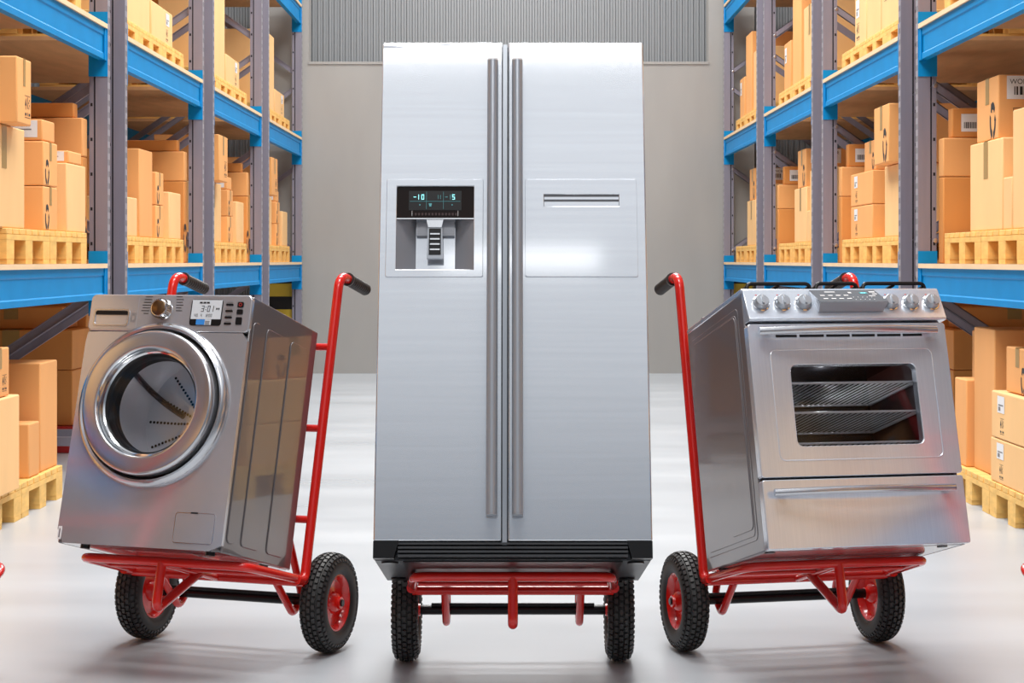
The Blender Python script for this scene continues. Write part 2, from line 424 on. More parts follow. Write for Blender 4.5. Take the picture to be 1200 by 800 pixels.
def carton(side, k, lv, desc, x, dx, y, dy, z, dz, tone='card', deco=(), label=None, group=None, base=PH):
    """x: from the rack's aisle face outward, y: from the unit's near end, z: above the pallet top"""
    lab = label or uniq(f'{desc}, {LEVEL[lv]}, {ORD[k]} bay from end wall, {SIDE[side]} side')
    cx = side * (XR + x + dx / 2); cy = unit_y(k) + y + dy / 2; cz = DECK[lv] + base + z + .002
    t = thing('carton', lab, 'box', (cx, cy, cz), 0, group or 'cartons on the pallets')
    hx, hy = dx / 2, dy / 2; dz -= .003; m = M[tone]
    b = MB(); b.box((-hx, -hy, 0), (hx, hy, dz), m)
    b.build('box_body', t, bevel=.008, bseg=2)
    # faces: aisle face looks towards -side*X, front face looks towards -Y
    A = Matrix.Translation((-side * (hx + .0012), 0, 0)) @ (Matrix.Rotation(-side * PI / 2, 4, 'Z')) @ Matrix.Rotation(PI / 2, 4, 'X')
    Fm = Matrix.Translation((0, -hy - .0012, 0)) @ Matrix.Rotation(PI / 2, 4, 'X')
    b = MB(); tw = min(.05, hy * .16)
    if hasattr(deco, 'split'): deco = deco.split()
    for d in deco:
        if d == 'tape':
            b.box((-hx - .001, -tw, dz - .001), (hx + .001, tw, dz + .001), M['tape'])
            rect2(b, A, -tw, dz * .58, tw, dz - .004, M['tape'], .0003)
        if d == 'ftape':
            b.box((-tw * 1.4, -hy - .001, dz - .001), (tw * 1.4, hy + .001, dz + .001), M['tape'])
            rect2(b, Fm, -tw * 1.4, dz * .45, tw * 1.4, dz - .004, M['tape'], .0003)
    if b.v: b.build('packing_tape', t)
    for d in deco:
        s_ = min(.11, dz * .2); b = MB()
        if d == 'rec': recycling(b, A @ Matrix.Translation((side * hy * .5, dz * .3, 0)), min(.13, dz * .3), M['ink']); b.build('recycling_symbol', t)
        if d == 'frec': recycling(b, Fm @ Matrix.Translation((-side * hx * .55, dz * .45, 0)), min(.15, dz * .3), M['ink']); b.build('recycling_symbol', t)
        if d == 'hand': handling(b, A @ Matrix.Translation((-side * hy * .45, dz * .28, 0)), s_ * .8, M['ink']); b.build('handling_symbol', t)
        if d == 'umb': umbrella(b, Fm @ Matrix.Translation((-side * hx * .45, dz * .28, 0)), s_, M['ink']); b.build('keep_dry_symbol', t)
    for d in deco:
        if d == 'lab': sticker(t, A @ Matrix.Translation((-side * hy * .5, dz * .74, 0)), min(.15, dy * .3), min(.16, dz * .36), None, False)
        if d == 'lab2': sticker(t, A @ Matrix.Translation((side * hy * .45, dz * .66, 0)), min(.15, dy * .3), min(.16, dz * .36), None, False)
        if d == 'world': sticker(t, Fm @ Matrix.Translation((-side * (hx - .2), dz * .8, 0)), .30, .14, 'WORLDWIDE')
        if d == 'deliv': sticker(t, Fm @ Matrix.Translation((-side * (hx - .15), dz - min(.075, dz * .45), 0)), .24, min(.13, dz * .8), 'DELIVERY', False)
        if d == 'flab': sticker(t, Fm @ Matrix.Translation((-side * (hx - .12), dz * .5, 0)), .12, dz * .6, None)
    return t

def pallets_row(side, k, lv, y0=.25, n=(0, 1, 2), x=.13):
    for i in n: place_pallet(side, k, lv, y0 + i * .98, ('near', 'middle', 'far')[i] , x)

def left_p(k, s=0., x=.15, n=False):        # lower shelf, the layout with the overhanging carton
    a = lambda *q, **w: carton(-1, k, 1, *q, **w)
    a('tall pale plain carton', x, .55, .75 + s, .87, 0, .575, 'card_pale', 'tape')
    if n: a('big carton overhanging a tall one', -.02, .62, 1.0, .30, .576, .37, 'card', 'tape hand')
    else: a('big carton overhanging a tall one', .04, .62, .80 + s, .52, .576, .44, 'card', 'tape hand')
    a('lower recycling-marked carton', x, .42, 2.06 + s, .34, 0, .27, 'card', 'tape rec')
    a('upper recycling-marked carton', x, .42, 2.06 + s, .34, .271, .27, 'card', 'tape rec')
    a('small flat carton with white label', x + .01, .5, 2.07 + s, .3, .542, .13, 'card', 'deliv')
    a('square plain carton', x, .42, 2.60 + s * .4, .52, 0, .44, 'card_pale', '')
    if n: a('flat delivery-labelled carton', .085, .5, 2.64, .35, .441, .08, 'card', 'deliv')
def left_q(k):
    a = lambda *q, **w: carton(-1, k, 1, *q, **w)
    a('low pale carton', .15, .4, .70, .55, 0, .30, 'card_pale', '')
    a('tall plain carton', .15, .5, 1.34, .52, 0, .69, 'card', '')
    a('lower recycling-marked carton', .15, .42, 2.02, .32, 0, .27, 'card', 'tape rec')
    a('upper recycling-marked carton', .15, .42, 2.02, .32, .271, .27, 'card', 'tape rec')
    a('small carton on the recycling-marked pair', .3, .3, 2.05, .25, .542, .12, 'card', '')
    a('square plain carton', .15, .42, 2.60, .54, 0, .40, 'card_pale', '')
def far_stack(side, k, z1, z2, z3, deco):
    q = dict(base=0); d = DECK[1]
    carton(side, k, 1, 'shallow carton at stack bottom', .135, .85, 3.24, .14, 0, z1 - d, 'card_dark', deco[0], **q)
    carton(side, k, 1, 'shallow carton, middle of stack', .135, .80, 3.24, .14, z1 - d + .001, z2 - z1, 'card', deco[1], **q)
    carton(side, k, 1, 'shallow dark carton, top of stack', .20, .78, 3.26, .12, z2 - d + .002, z3 - z2, 'card_dark', deco[2], **q)
def right_p(k, s=0.):
    a = lambda *q, **w: carton(1, k, 1, *q, **w)
    a('tall pale carton beneath a worldwide carton', .15, .5, 1.78 + s, .78, 0, .55, 'card_pale', 'tape')
    a('carton with worldwide label', .17, .6, 1.95 + s, .52, .551, .385, 'card', 'tape rec world umb')
    a('low pale carton between tall ones', .15, .4, 1.57 + s, .19, 0, .31, 'card_pale', '')
    a('tallest pale carton', .15, .5, .70 + s, .85, 0, .69, 'card_pale', '')
def right_q(k):
    a = lambda *q, **w: carton(1, k, 1, *q, **w)
    a('lower white-labelled carton', .15, .5, 1.90, .96, 0, .275, 'card', 'lab hand')
    a('upper white-labelled carton', .15, .5, 1.90, .96, .276, .275, 'card', 'lab hand')
    a('carton with worldwide label', .19, .52, 1.95, .5, .552, .25, 'card', 'tape rec world umb')
    a('tall pale carton beneath another', .15, .5, .78, .62, 0, .55, 'card_pale', '')
    a('carton overhanging a tall one', .05, .6, .75, .56, .551, .44, 'card', 'tape rec')
def left_up(k, h1=.95):
    a = lambda *q, **w: carton(-1, k, 2, *q, **w)
    a('tall pale carton', .15, .5, .85, .9, 0, h1, 'card_pale', '')
    a('low white-labelled carton', .15, .5, 1.83, .92, 0, .29, 'card_pale', 'lab hand')
def right_up(k):
    a = lambda *q, **w: carton(1, k, 2, *q, **w)
    a('small white-labelled carton', .15, .4, 2.45, .45, 0, .5, 'card', 'lab')
    a('tallest plain carton', .15, .5, 1.75, .55, 0, .98, 'card', '')
    a('pale taped carton', .15, .5, .86, .70, 0, .70, 'card_pale', 'tape')
def right_up1(k):
    a = lambda *q, **w: carton(1, k, 2, *q, **w)
    a('low white-labelled carton', .15, .4, 2.16, .5, 0, .42, 'card_pale', 'lab hand')
    a('tall pale carton beside a low one', .15, .5, 1.55, .58, 0, .98, 'card_pale', 'lab')
    a('tallest symbol-printed carton', .15, .5, .80, .72, 0, 1.1, 'card_pale', 'hand')

for k in (0, 1, 2, 3):
    for side in (-1, 1):
        for lv in (1, 2):
            if (side, k, lv) == (-1, 0, 1): pallets_row(side, k, lv, 1.08, (0, 1), .06)
            else: pallets_row(side, k, lv)
left_p(0, -.08, .08, True); left_q(1); left_p(2, -.1); left_p(3, -.1)
right_p(0); right_q(1); right_p(2, -.38); right_p(3, -.38)
for k in (0, 1, 2):
    far_stack(-1, k, 2.17, 2.43, 2.53, ('ftape rec', 'ftape', '')); far_stack(1, k, 2.035, 2.295, 2.495, ('ftape', '', 'flab'))
for k in (0, 1, 2, 3): left_up(k, 1.1 if k < 3 else .9)
right_up(0); right_up1(1); right_up(2); right_up(3)
for k in (1, 2):
    for side in (-1, 1):
        carton(side, k, 2, 'brown rear carton with tape', .76, .9, 2.2, .6, 0, .55, 'card_dark', 'ftape frec')
        carton(side, k, 2, 'brown rear carton upon another', .74, .9, 2.25, .6, .551, .5, 'card_dark', '')
# floor level, washing machine side
a = lambda *q, **w: carton(-1, 0, 0, *q, **w)
pallets_row(-1, 0, 0, .46, (0, 1), .07)
a('tall square carton', .10, .5, 1.98, .42, 0, .66, 'card', '')
a('narrow low carton', .09, .3, 1.68, .24, 0, .32, 'card', '')
a('wide pale carton', .02, .6, .45, .75, 0, .53, 'card_pale', '')
a('small taped carton', .04, .45, .70, .36, .531, .27, 'card', 'tape hand')
# floor level, stove side
a = lambda *q, **w: carton(1, 0, 0, *q, **w)
pallets_row(1, 0, 0, .64, (0, 1), .03)
a('lower white-labelled carton', .04, .6, .75, .87, 0, .255, 'card_pale', 'lab hand')
a('upper white-labelled carton', .04, .6, .75, .85, .256, .27, 'card_pale', 'lab hand')
a('small recycling-marked carton', .08, .5, .95, .48, .528, .26, 'card', 'tape rec')
a('tallest plain carton', .10, .5, 1.77, .49, 0, .87, 'card', '')
a('thin low carton', .06, .14, 2.29, .30, 0, .54, 'card', '')
a('narrow tall carton', .22, .4, 2.30, .5, 0, .83, 'card', '')
# red plastic pallets with rear cartons, third bay
def red_pallet(side, k):
    t = thing('plastic_pallet', uniq(f'red plastic pallet on the floor, {ORD[k]} bay from end wall, {SIDE[side]} side'), 'pallet',
              (side * (XR + 1.2), unit_y(k) + 1.9, .001), 0, 'red plastic pallets')
    b = MB(); b.box((-.6, -.7, .13), (.6, .7, .2), M['red_plastic']); b.build('deck', t, bevel=.006)
    for x in (-.6, -.1, .4):
        b = MB(); b.box((x, -.7, 0), (x + .2, .7, .129), M['red_plastic']); b.build('runner', t, bevel=.004)
for side in (-1, 1):
    red_pallet(side, 1)
    for j, (dsc, x, dx, y, dy, z, dz, tone, dc) in enumerate((
        ('rear carton, lowest of stack', .66, .95, 1.3, .6, 0, .43, 'card_dark', ''),
        ('taped rear carton, middle of stack', .66, .95, 1.3, .6, .431, .31, 'card_dark', 'ftape'),
        ('dark rear carton, top of stack', .76, .8, 1.4, .5, .742, .17, 'card_dark', 'ftape'),
        ('tall brown rear carton', .7, .95, 1.96, .6, 0, .95, 'card_dark', 'ftape'))):
        carton(side, 1, 0, dsc, x, dx, y, dy, z, dz, tone, dc)
# bays beyond the camera, met only in the reflections of the appliances
for side in (-1, 1):
    for k in (-1, -2):
        for lv in (0, 1, 2):
            py = .25
            gl = dict(label=f'plain cardboard carton on a pallet behind the viewpoint, {SIDE[side]} side rack', group=f'cartons behind the viewpoint, {SIDE[side]} side')
            gp = dict(label=f'pine pallet behind the viewpoint, {SIDE[side]} side rack', group=f'pallets behind the viewpoint, {SIDE[side]} side')
            for i in range(3): place_pallet(side, k, lv, py + i * .98, '', **gp)
            for j, (y, dy, dz, dx) in enumerate(((.26, .8, .7, 1.0), (1.15, .5, .45, .9), (1.75, .6, .8, 1.2), (2.5, .6, .4, .9))):
                dz2 = dz * (1.0 if (j + lv + k) % 2 else .75)
                carton(side, k, lv, '', .16, dx, y, dy, 0, dz2, ('card', 'card_pale')[(j + lv) % 2], 'tape lab' if j % 2 else '', **gl)

# ------------------------------------------------------------------ hand trucks
RX = Matrix.Rotation(-TILT, 4, 'X')
FR = Matrix.Translation((0, 0, WR)) @ RX            # lean frame: (u right, v back, w up) about the axle
def make_truck():
    t = thing('hand_truck', 'x', 'hand truck')
    a, vf, vr, wt, ar, top = .335, -.60, -.177, .0592, .362, 1.231; R1, R2 = .0165, .0172
    # toe frame: front bar and both side bars in one bent tube
    b = MB(); b.tube(fillet([(-ar, vr, wt), (-a, vf, wt), (a, vf, wt), (ar, vr, wt)], .06), R1, M['red'], 14, X=FR); b.build('toe_frame', t)
    b = MB(); b.tube([(-ar, vr, wt - .006), (ar, vr, wt - .006)], R1, M['red'], 14, X=FR); b.build('rear_toe_bar', t)
    b = MB(); b.tube([(-.33, -.40, wt - .004), (.33, -.40, wt - .004)], .008, M['red'], 10, X=FR); b.build('toe_cross_wire', t)
    b = MB(); b.tube([(0, vf, wt - .006), (0, vr, wt - .010)], .0125, M['red'], 12, X=FR); b.build('toe_centre_bar', t)
    for s in (-1, 1):
        b = MB(); b.tube(fillet([(s * ar, vr - .07, wt - .004), (s * ar, vr, wt), (s * ar, vr, top), (s * ar, vr + .12, top + .004)], .07, 8), .0185, M['red'], 14, X=FR)
        r = b.build('rail', t)
        b = MB(); p0, p1 = Vector((s * ar, vr + .075, top + .002)), Vector((s * ar, vr + .255, top + .006)); n = 23; pts = []; rad = []
        for i in range(n):
            f = i / (n - 1); pts.append(p0.lerp(p1, f)); rad.append(.0265 if i in (0, 1) else (.0245 if i % 2 else .0215))
        b.tube(pts, rad, M['grip'], 16, X=FR); b.build('grip', r)
        # axle bracket: down under the axle and up to the second crossbar
        b = MB(); b.tube(fillet([(s * .245, vr, wt - .01), (s * .245, -.0, -.055), (s * .245, .06, .02), (s * .245, vr + .012, .285)], .03, 5), .0148, M['red'], 12, X=FR); b.build('axle_bracket', t)
    for w in (.285, .63, .945):
        b = MB(); b.tube([(-ar, vr, w), (ar, vr, w)], .0145, M['red'], 12, X=FR); b.build('crossbar', t)
    b = MB(); b.tube(fillet([(0, vf, wt), (0, vf, -.112), (0, -.32, wt - .008)], .04, 7), R2, M['red'], 14, X=FR); b.build('support_leg', t)
    b = MB(); b.tube([(-.40, 0, 0), (.40, 0, 0)], .0185, M['black_metal'], 14, X=FR); b.tube([(-.30, -.02, .016), (.30, -.02, .016)], .008, M['black_metal'], 8, X=FR); b.build('axle', t)
    WX = Matrix.Translation((0, 0, WR))
    for s in (-1, 1):
        X = WX @ Matrix.Translation((s * .391, 0, 0)); hw = .047; R = WR - .008
        b = MB()
        prof = [(.104, -.034), (.110, -.043), (.122, -.0475), (.138, -.0480), (.152, -.0455), (.164, -.0395), (.173, -.030), (.1775, -.018), (.179, 0)]
        prof = prof + [(r, -q) for r, q in prof[-2::-1]]
        b.lathe(prof, M['rubber'], 'x', 64, X=X)
        # staggered tread blocks wrapping over the shoulders
        for row, (xo, rr, tl) in enumerate(((-.0425, .158, -1.0), (-.0325, .1705, -.62), (-.0165, .1775, -.22), (0, .179, 0), (.0165, .1775, .22), (.0325, .1705, .62), (.0425, .158, 1.0))):
            n_ = 46
            for i in range(n_):
                q = 2 * PI * (i + (.5 if row % 2 else 0)) / n_
                T = X @ Matrix.Rotation(q, 4, 'X') @ Matrix.Translation((xo, 0, rr)) @ Matrix.Rotation(tl, 4, 'Y')
                w2, l2 = (.0062, .0084) if abs(tl) < .9 else (.0055, .0062)
                b.box((-w2, -l2, -.004), (w2, l2, .0078 if abs(tl) < .9 else .005), M['tread'], T)
        wh = b.build('wheel', t)
        b = MB()
        prof = [(.108, -.030), (.108, -.037), (.101, -.038), (.093, -.027), (.088, -.012), (.060, -.010), (.042, -.016), (.034, -.034), (.024, -.040), (.022, -.050), (.012, -.050)]
        for sg in (1, -1): b.lathe([(r, sg * q) for r, q in prof], M['red'], 'x', 48, X=X)
        b.build('rim', wh)
        b = MB(); b.lathe([(.013, s * .05), (.013, s * .057), (.0001, s * .057)], M['black_metal'], 'x', 18, X=X); b.build('axle_nut', wh)
    return t
TR = {'fridge': ((0, 6.933), 0.), 'washer': ((-1.061, 7.217), -.3407), 'stove': ((1.0296, 7.2), .2234)}
tr0 = make_truck()
spots = [(TR['washer'], 'red hand truck leaning back under the washing machine'), (TR['fridge'], 'red hand truck leaning back under the refrigerator'),
         (TR['stove'], 'red hand truck leaning back under the stove'),
         (((-2.213, 6.105), math.radians(170)), 'red hand truck beside the washing machine, only its toe corner showing'),
         (((2.213, 6.105), math.radians(-170)), 'red hand truck beside the stove, only its toe corner showing')]
for i, (((x, y), yaw), lb) in enumerate(spots):
    o = tr0 if i == 0 else copy_tree(tr0)
    o.location = (x, y, 0); o.rotation_euler.z = yaw; o['label'] = lb; o['group'] = 'red hand trucks'
def load_root(name, label, cat, key, v0, w0):
    (x, y), yaw = TR[key]
    o = thing(name, label, cat)
    o.matrix_world = Matrix.Translation((x, y, 0)) @ Matrix.Rotation(yaw, 4, 'Z') @ FR @ Matrix.Translation((0, v0, w0))
    return o

# ------------------------------------------------------------------ helper shapes for the appliances
def plate_hole(b, o, h, v0, v1, mat, inner=None):
    """rectangular slab (x0,z0,x1,z1) from v0 (front) to v1 with a rectangular opening h"""
    (x0, z0, x1, z1), (a0, c0, a1, c1) = o, h
    O = [(x0, z0), (x1, z0), (x1, z1), (x0, z1)]; Hh = [(a0, c0), (a1, c0), (a1, c1), (a0, c1)]
    vs = [(p[0], v0, p[1]) for p in O] + [(p[0], v0, p[1]) for p in Hh] + [(p[0], v1, p[1]) for p in O] + [(p[0], v1, p[1]) for p in Hh]
    fs = []
    for i in range(4):
        j = (i + 1) % 4
        fs += [(i, j, 4 + j, 4 + i), (8 + i, 12 + i, 12 + j, 8 + j), (i, 8 + i, 8 + j, j), (4 + i, 4 + j, 12 + j, 12 + i)]
    b.add(vs, fs, mat)
def loop_plate(b, outer, inner, v0, v1, mat, smooth_in=True):
    """slab between two closed outlines of equal length; outlines are (x,z)"""
    n = len(outer)
    vs = [(p[0], v0, p[1]) for p in outer] + [(p[0], v0, p[1]) for p in inner] + [(p[0], v1, p[1]) for p in outer] + [(p[0], v1, p[1]) for p in inner]
    fs = []; 
    for i in range(n):
        j = (i + 1) % n
        fs += [(i, j, n + j, n + i), (2 * n + i, 3 * n + i, 3 * n + j, 2 * n + j), (i, 2 * n + i, 2 * n + j, j), (n + i, n + j, 3 * n + j, 3 * n + i)]
    b.add(vs, fs, mat, True)
def ray_rrect(cx, cz, x0, z0, x1, z1, r, n):
    """points of a rounded rectangle at n equal angles seen from (cx, cz)"""
    poly = rrect(x0, z0, x1, z1, r, 8); out = []
    for k in range(n):
        q = 2 * PI * k / n; d = (math.cos(q), math.sin(q)); best = None
        for i in range(len(poly)):
            (ax, az), (bx, bz) = poly[i], poly[(i + 1) % len(poly)]
            ex, ez = bx - ax, bz - az; den = d[0] * ez - d[1] * ex
            if abs(den) < 1e-9: continue
            t = ((ax - cx) * ez - (az - cz) * ex) / den; u = ((ax - cx) * d[1] - (az - cz) * d[0]) / den
            if t > 0 and -1e-6 <= u <= 1 + 1e-6 and (best is None or t < best): best = t
        out.append((cx + d[0] * best, cz + d[1] * best))
    return out
def slab_rr(b, x0, z0, x1, z1, r, v0, v1, mat, n=5):
    b.prism(rrect(x0, z0, x1, z1, r, n), 'y', v0, v1, mat, smooth=False)
def dec(b, x0, z0, x1, z1, v, mat, t=.0012): b.box((x0, v - t, z0), (x1, v + .0002, z1), mat)
SEG = {'0': 'abcdef', '1': 'bc', '2': 'abged', '3': 'abgcd', '4': 'fgbc', '5': 'afgcd', '-': 'g'}
def seven(b, ch, x, z, h, v, mat, slant=.08):
    w = h * .5; t = h * .11
    R = {'a': (0, h - t, w, h), 'g': (0, h / 2 - t / 2, w, h / 2 + t / 2), 'd': (0, 0, w, t), 'f': (0, h / 2, t, h), 'e': (0, 0, t, h / 2), 'b': (w - t, h / 2, w, h), 'c': (w - t, 0, w, h / 2)}
    for s_ in SEG[ch]:
        x0, z0, x1, z1 = R[s_]
        P = [(x + q + slant * p, z + p) for q, p in ((x0 + .1 * t, z0 + .1 * t), (x1 - .1 * t, z0 + .1 * t), (x1 - .1 * t, z1 - .1 * t), (x0 + .1 * t, z1 - .1 * t))]
        b.prism(P, 'y', v - .0012, v + .0002, mat)

# ------------------------------------------------------------------ washing machine
W = load_root('washing_machine', 'silver front-loading washing machine with round glass door, strapped to nothing on a red truck', 'washing machine', 'washer', -.788, .0877)
W['label'] = 'silver front-loading washing machine with round glass door standing on a red hand truck'
hw, HH, DD = .3273, .9045, .5535
b = MB()      # cabinet without a front
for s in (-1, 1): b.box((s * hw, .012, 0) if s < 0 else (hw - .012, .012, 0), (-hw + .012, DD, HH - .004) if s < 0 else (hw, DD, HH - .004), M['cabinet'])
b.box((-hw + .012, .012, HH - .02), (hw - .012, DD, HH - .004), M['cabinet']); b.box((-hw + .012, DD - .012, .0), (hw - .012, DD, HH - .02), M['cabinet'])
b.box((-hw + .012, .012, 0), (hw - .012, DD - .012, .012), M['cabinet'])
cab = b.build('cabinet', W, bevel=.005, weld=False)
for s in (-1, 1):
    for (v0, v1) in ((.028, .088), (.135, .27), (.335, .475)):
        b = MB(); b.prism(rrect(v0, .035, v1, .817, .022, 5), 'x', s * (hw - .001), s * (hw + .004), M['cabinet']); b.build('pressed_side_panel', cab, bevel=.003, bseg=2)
CX, CZ = -.010, .502; NA = 72
circ = lambda r: [(CX + r * math.cos(2 * PI * k / NA), CZ + r * math.sin(2 * PI * k / NA)) for k in range(NA)]
b = MB(); loop_plate(b, ray_rrect(CX, CZ, -hw, 0.0, hw, .766, .012, NA), circ(.268), 0, .016, M['washer']); b.build('front_panel', W)
b = MB(); slab_rr(b, -hw, .7685, hw, HH, .02, -.001, .02, M['washer'], 8); cp = b.build('control_panel', W, bevel=.004)
# panel seam, detergent drawer
b = MB(); plate_hole(b, (-.31, .777, -.128, .892), (-.302, .79, -.163, .845), -.0022, .002, M['washer']); dr = b.build('detergent_drawer', W)
b = MB(); b.box((-.302, .0, .79), (-.163, .003, .845), M['washer'])
loop_plate(b, rrect(-.306, .786, -.159, .849, .012, 6), rrect(-.300, .791, -.165, .843, .010, 6), -.0052, .0, M['ring']); b.box((-.298, -.004, .828), (-.167, .0, .842), M['plastic'])
b.build('drawer_grip', dr)
b = MB()
recycling(b, frontal(-.143, -.0032, .818), .018, M['grey_ink']); b.build('drawer_print', dr)
# dial
b = MB(); b.lathe([(.038, 0), (.038, -.004), (.0345, -.008), (.033, -.03), (.030, -.035), (.027, -.0355)], M['chrome'], 'y', 40, (-.026, 0, .848))
for k in range(28):
    q = 2 * PI * k / 28; b.box((-.0012, -.03, .031), (.0012, -.008, .0355), M['brown_chrome'], Matrix.Translation((-.026, 0, .848)) @ Matrix.Rotation(q, 4, 'Y'))
dl = b.build('program_dial', W)
b = MB(); b.lathe([(.0275, -.0355), (.026, -.0365), (.0001, -.037)], M['brown_chrome'], 'y', 40, (-.026, 0, .848)); b.build('dial_face', dl, 'bronze dial face')
# printed programme names: rows of small marks
b = MB(); rn = random.Random(5)
for i in range(7):
    z = .896 - i * .0103; x1 = -.062 - i * .0015; L = rn.uniform(.022, .036)
    b.box((x1 - L - .01, -.0018, z - .0014), (x1 - .012, -.0009, z + .0014), M['ink'])
for i in range(6):
    z = .897 - i * .0103; x0 = .022 + i * .001; b.box((x0, -.0018, z - .0014), (x0 + rn.uniform(.02, .03), -.0009, z + .0014), M['ink'])
b.build('programme_print', cp)
# display
b = MB(); slab_rr(b, .088, .792, .214, .887, .010, -.003, .0, M['plastic'], 5); ds = b.build('display', W)
b = MB(); dec(b, .092, .815, .211, .885, -.003, M['lcd']); dec(b, .118, .794, .175, .814, -.003, M['lcd']); dec(b, .116, .7945, .15, .8135, -.0042, M['lcd_blue']); b.build('screen', ds)
b = MB(); v = -.0042
for ch, x in (('3', .130), ('0', .154), ('1', .168)): seven(b, ch, x, .842, .022, v, M['ink'])
for z in (.848, .857): dec(b, .1475, z, .150, z + .003, v, M['ink'])
for x in (.122, .136, .150): dec(b, x, .872, x + .011, .878, v, M['ink'])
for ch, x in (('4', .105), ('0', .113), ('4', .130), ('1', .147), ('2', .154), ('0', .162), ('0', .170)): seven(b, ch, x, .823, .011, v, M['grey_ink'])
dec(b, .190, .850, .195, .856, v, M['ink']); dec(b, .198, .850, .203, .856, v, M['ink'])
for i in range(3): dec(b, .152, .796 + i * .005, .170, .7985 + i * .005, v, M['grey_ink'])
b.build('screen_print', ds)
for z in (.869, .846, .823, .800):
    b = MB(); slab_rr(b, .227, z - .0035, .255, z + .0035, .002, -.004, 0, M['plastic'], 3); b.build('option_button', W)
    b = MB(); dec(b, .229, z + .008, .252, z + .011, -.001, M['grey_ink']); b.build('button_print', cp)
for z, hh, dot in ((.869, .010, 1), (.843, .009, 0), (.810, .0135, 0)):
    b = MB(); slab_rr(b, .272, z - hh, .296, z + hh, .004, -.004, 0, M['plastic'], 4); bt = b.build('power_button' if dot else 'function_button', W)
    if dot:
        b = MB(); b.lathe([(.0062, -.0045), (.0046, -.0045)], M['red_ink'], 'y', 20, (.284, 0, z)); b.build('power_symbol', bt)
# door: outer bezel, door ring, glass, drum behind
b = MB(); b.lathe([(.299, .001), (.297, -.012), (.290, -.024), (.280, -.030), (.272, -.027), (.2675, -.012), (.267, .012)], M['ring'], 'y', 96, (CX, 0, CZ)); b.build('door_bezel', W)
b = MB(); b.lathe([(.2665, .01), (.2655, -.006), (.262, -.006), (.262, .01)], M['plastic'], 'y', 96, (CX, 0, CZ))
b.lathe([(.260, .0), (.260, -.046), (.258, -.053), (.254, -.0575), (.250, -.059), (.247, -.0594), (.230, -.0605), (.206, -.0612), (.2035, -.0612), (.200, -.0605), (.197, -.058)], M['ring'], 'y', 96, (CX, 0, CZ))
dr = b.build('door', W)
b = MB(); b.lathe([(.197, -.058), (.193, -.053), (.187, -.03), (.181, -.026)], M['chrome'], 'y', 96, (CX, 0, CZ)); b.lathe([(.181, -.026), (.174, -.020), (.171, -.008), (.170, .02)], M['plastic'], 'y', 96, (CX, 0, CZ)); b.build('door_rim', dr)
b = MB(); b.lathe([(.176, -.021), (.15, -.012), (.11, -.002), (.05, .006), (.0001, .008)], M['door_glass'], 'y', 64, (CX, 0, CZ)); b.build('door_glass', dr)
b = MB(); b.lathe([(.20, .018), (.176, .03), (.170, .055), (.19, .075), (.225, .08), (.262, .05), (.262, .02), (.20, .018)], M['plastic'], 'y', 64, (CX, 0, CZ)); b.build('door_gasket', W)
m_, nt_, bs_ = new_mat('drum_steel'); setp(bs_, col=(.85, .85, .88), rough=.32, metal=.45); M['drum'] = m_
b = MB(); b.lathe([(.215, .082), (.245, .10), (.245, .34), (.235, .36), (.10, .385), (.04, .375), (.0001, .375)], M['drum'], 'y', 64, (CX, 0, CZ))
for k in range(14):      # rows of holes on the back of the drum and along its wall
    q = 2 * PI * k / 14
    for i in range(13):
        r = .055 + i * .0135; yb = .385 - (r - .10) / .135 * .025 if r > .1 else .382 - (.1 - r) / .06 * .008
        b.lathe([(.0056, -.0035), (.0001, -.0035)], M['hole'], 'y', 6, (CX + r * math.cos(q), yb, CZ + r * math.sin(q)))
b.build('drum', W)
for k in range(3):
    q = 2 * PI * k / 3 + .45; b = MB(); pts = [(CX + r * math.cos(q + s_), yy, CZ + r * math.sin(q + s_)) for r, yy, s_ in ((.232, .11, -.1), (.236, .2, 0), (.236, .3, .1), (.18, .362, .2), (.09, .372, .3))]
    b.tube(fillet(pts, .06, 4), [.011] * 22, M['paddle'], 10); b.build('drum_paddle', W)
# service hatch, rating label, feet
b = MB(); out = rrect(.136, .022, .292, .128, .012, 5); inn = rrect(.138, .024, .290, .126, .011, 5)
loop_plate(b, out, inn, -.0022, .001, M['chrome']); slab_rr(b, .138, .024, .290, .126, .011, -.0012, .001, M['washer'], 5); b.box((.195, -.003, .125), (.222, .0, .1295), M['plastic']); b.build('service_hatch', W)
b = MB(); slab_rr(b, -.3235, .012, -.309, .058, .002, -.0012, 0, M['white'], 3); b.box((-.319, -.0018, .018), (-.314, -.0010, .05), M['grey_ink']); b.build('rating_label', W)
for x in (-.236, .262):
    for y in (.05, DD - .09):
        b = MB(); b.lathe([(.017, .001), (.017, -.0115), (.0001, -.0115)], M['plastic'], 'z', 18, (x, y, 0)); b.build('foot', W)

# ------------------------------------------------------------------ refrigerator
Fq = load_root('refrigerator', 'tall silver side-by-side refrigerator with ice dispenser standing on a red hand truck', 'refrigerator', 'fridge', -.889, .145)
fw, fh = .455, 1.739; SP = -.027
b = MB(); b.box((-fw + .004, .062, -.008), (fw - .004, .685, fh - .004), M['fridge_side']); b.build('cabinet', Fq, bevel=.006)
L0, L1, R0, R1 = -fw, SP - .0115, SP + .0115, fw
b = MB(); plate_hole(b, (L0, .0, L1, fh), (-.397, .914, -.133, 1.211), 0, .058, M['fridge']); ld = b.build('freezer_door', Fq, bevel=.005, bseg=3)
b = MB(); b.box((R0, 0, 0), (R1, .058, fh), M['fridge']); rd = b.build('fridge_door', Fq, bevel=.005, bseg=3)
b = MB(); b.box((L1 + .001, .018, -.006), (R0 - .001, .061, fh - .012), M['fridge_base']); b.box((SP - .0075, .010, -.012), (SP + .0075, .02, fh - .004), M['handle']); b.build('centre_strip', Fq)
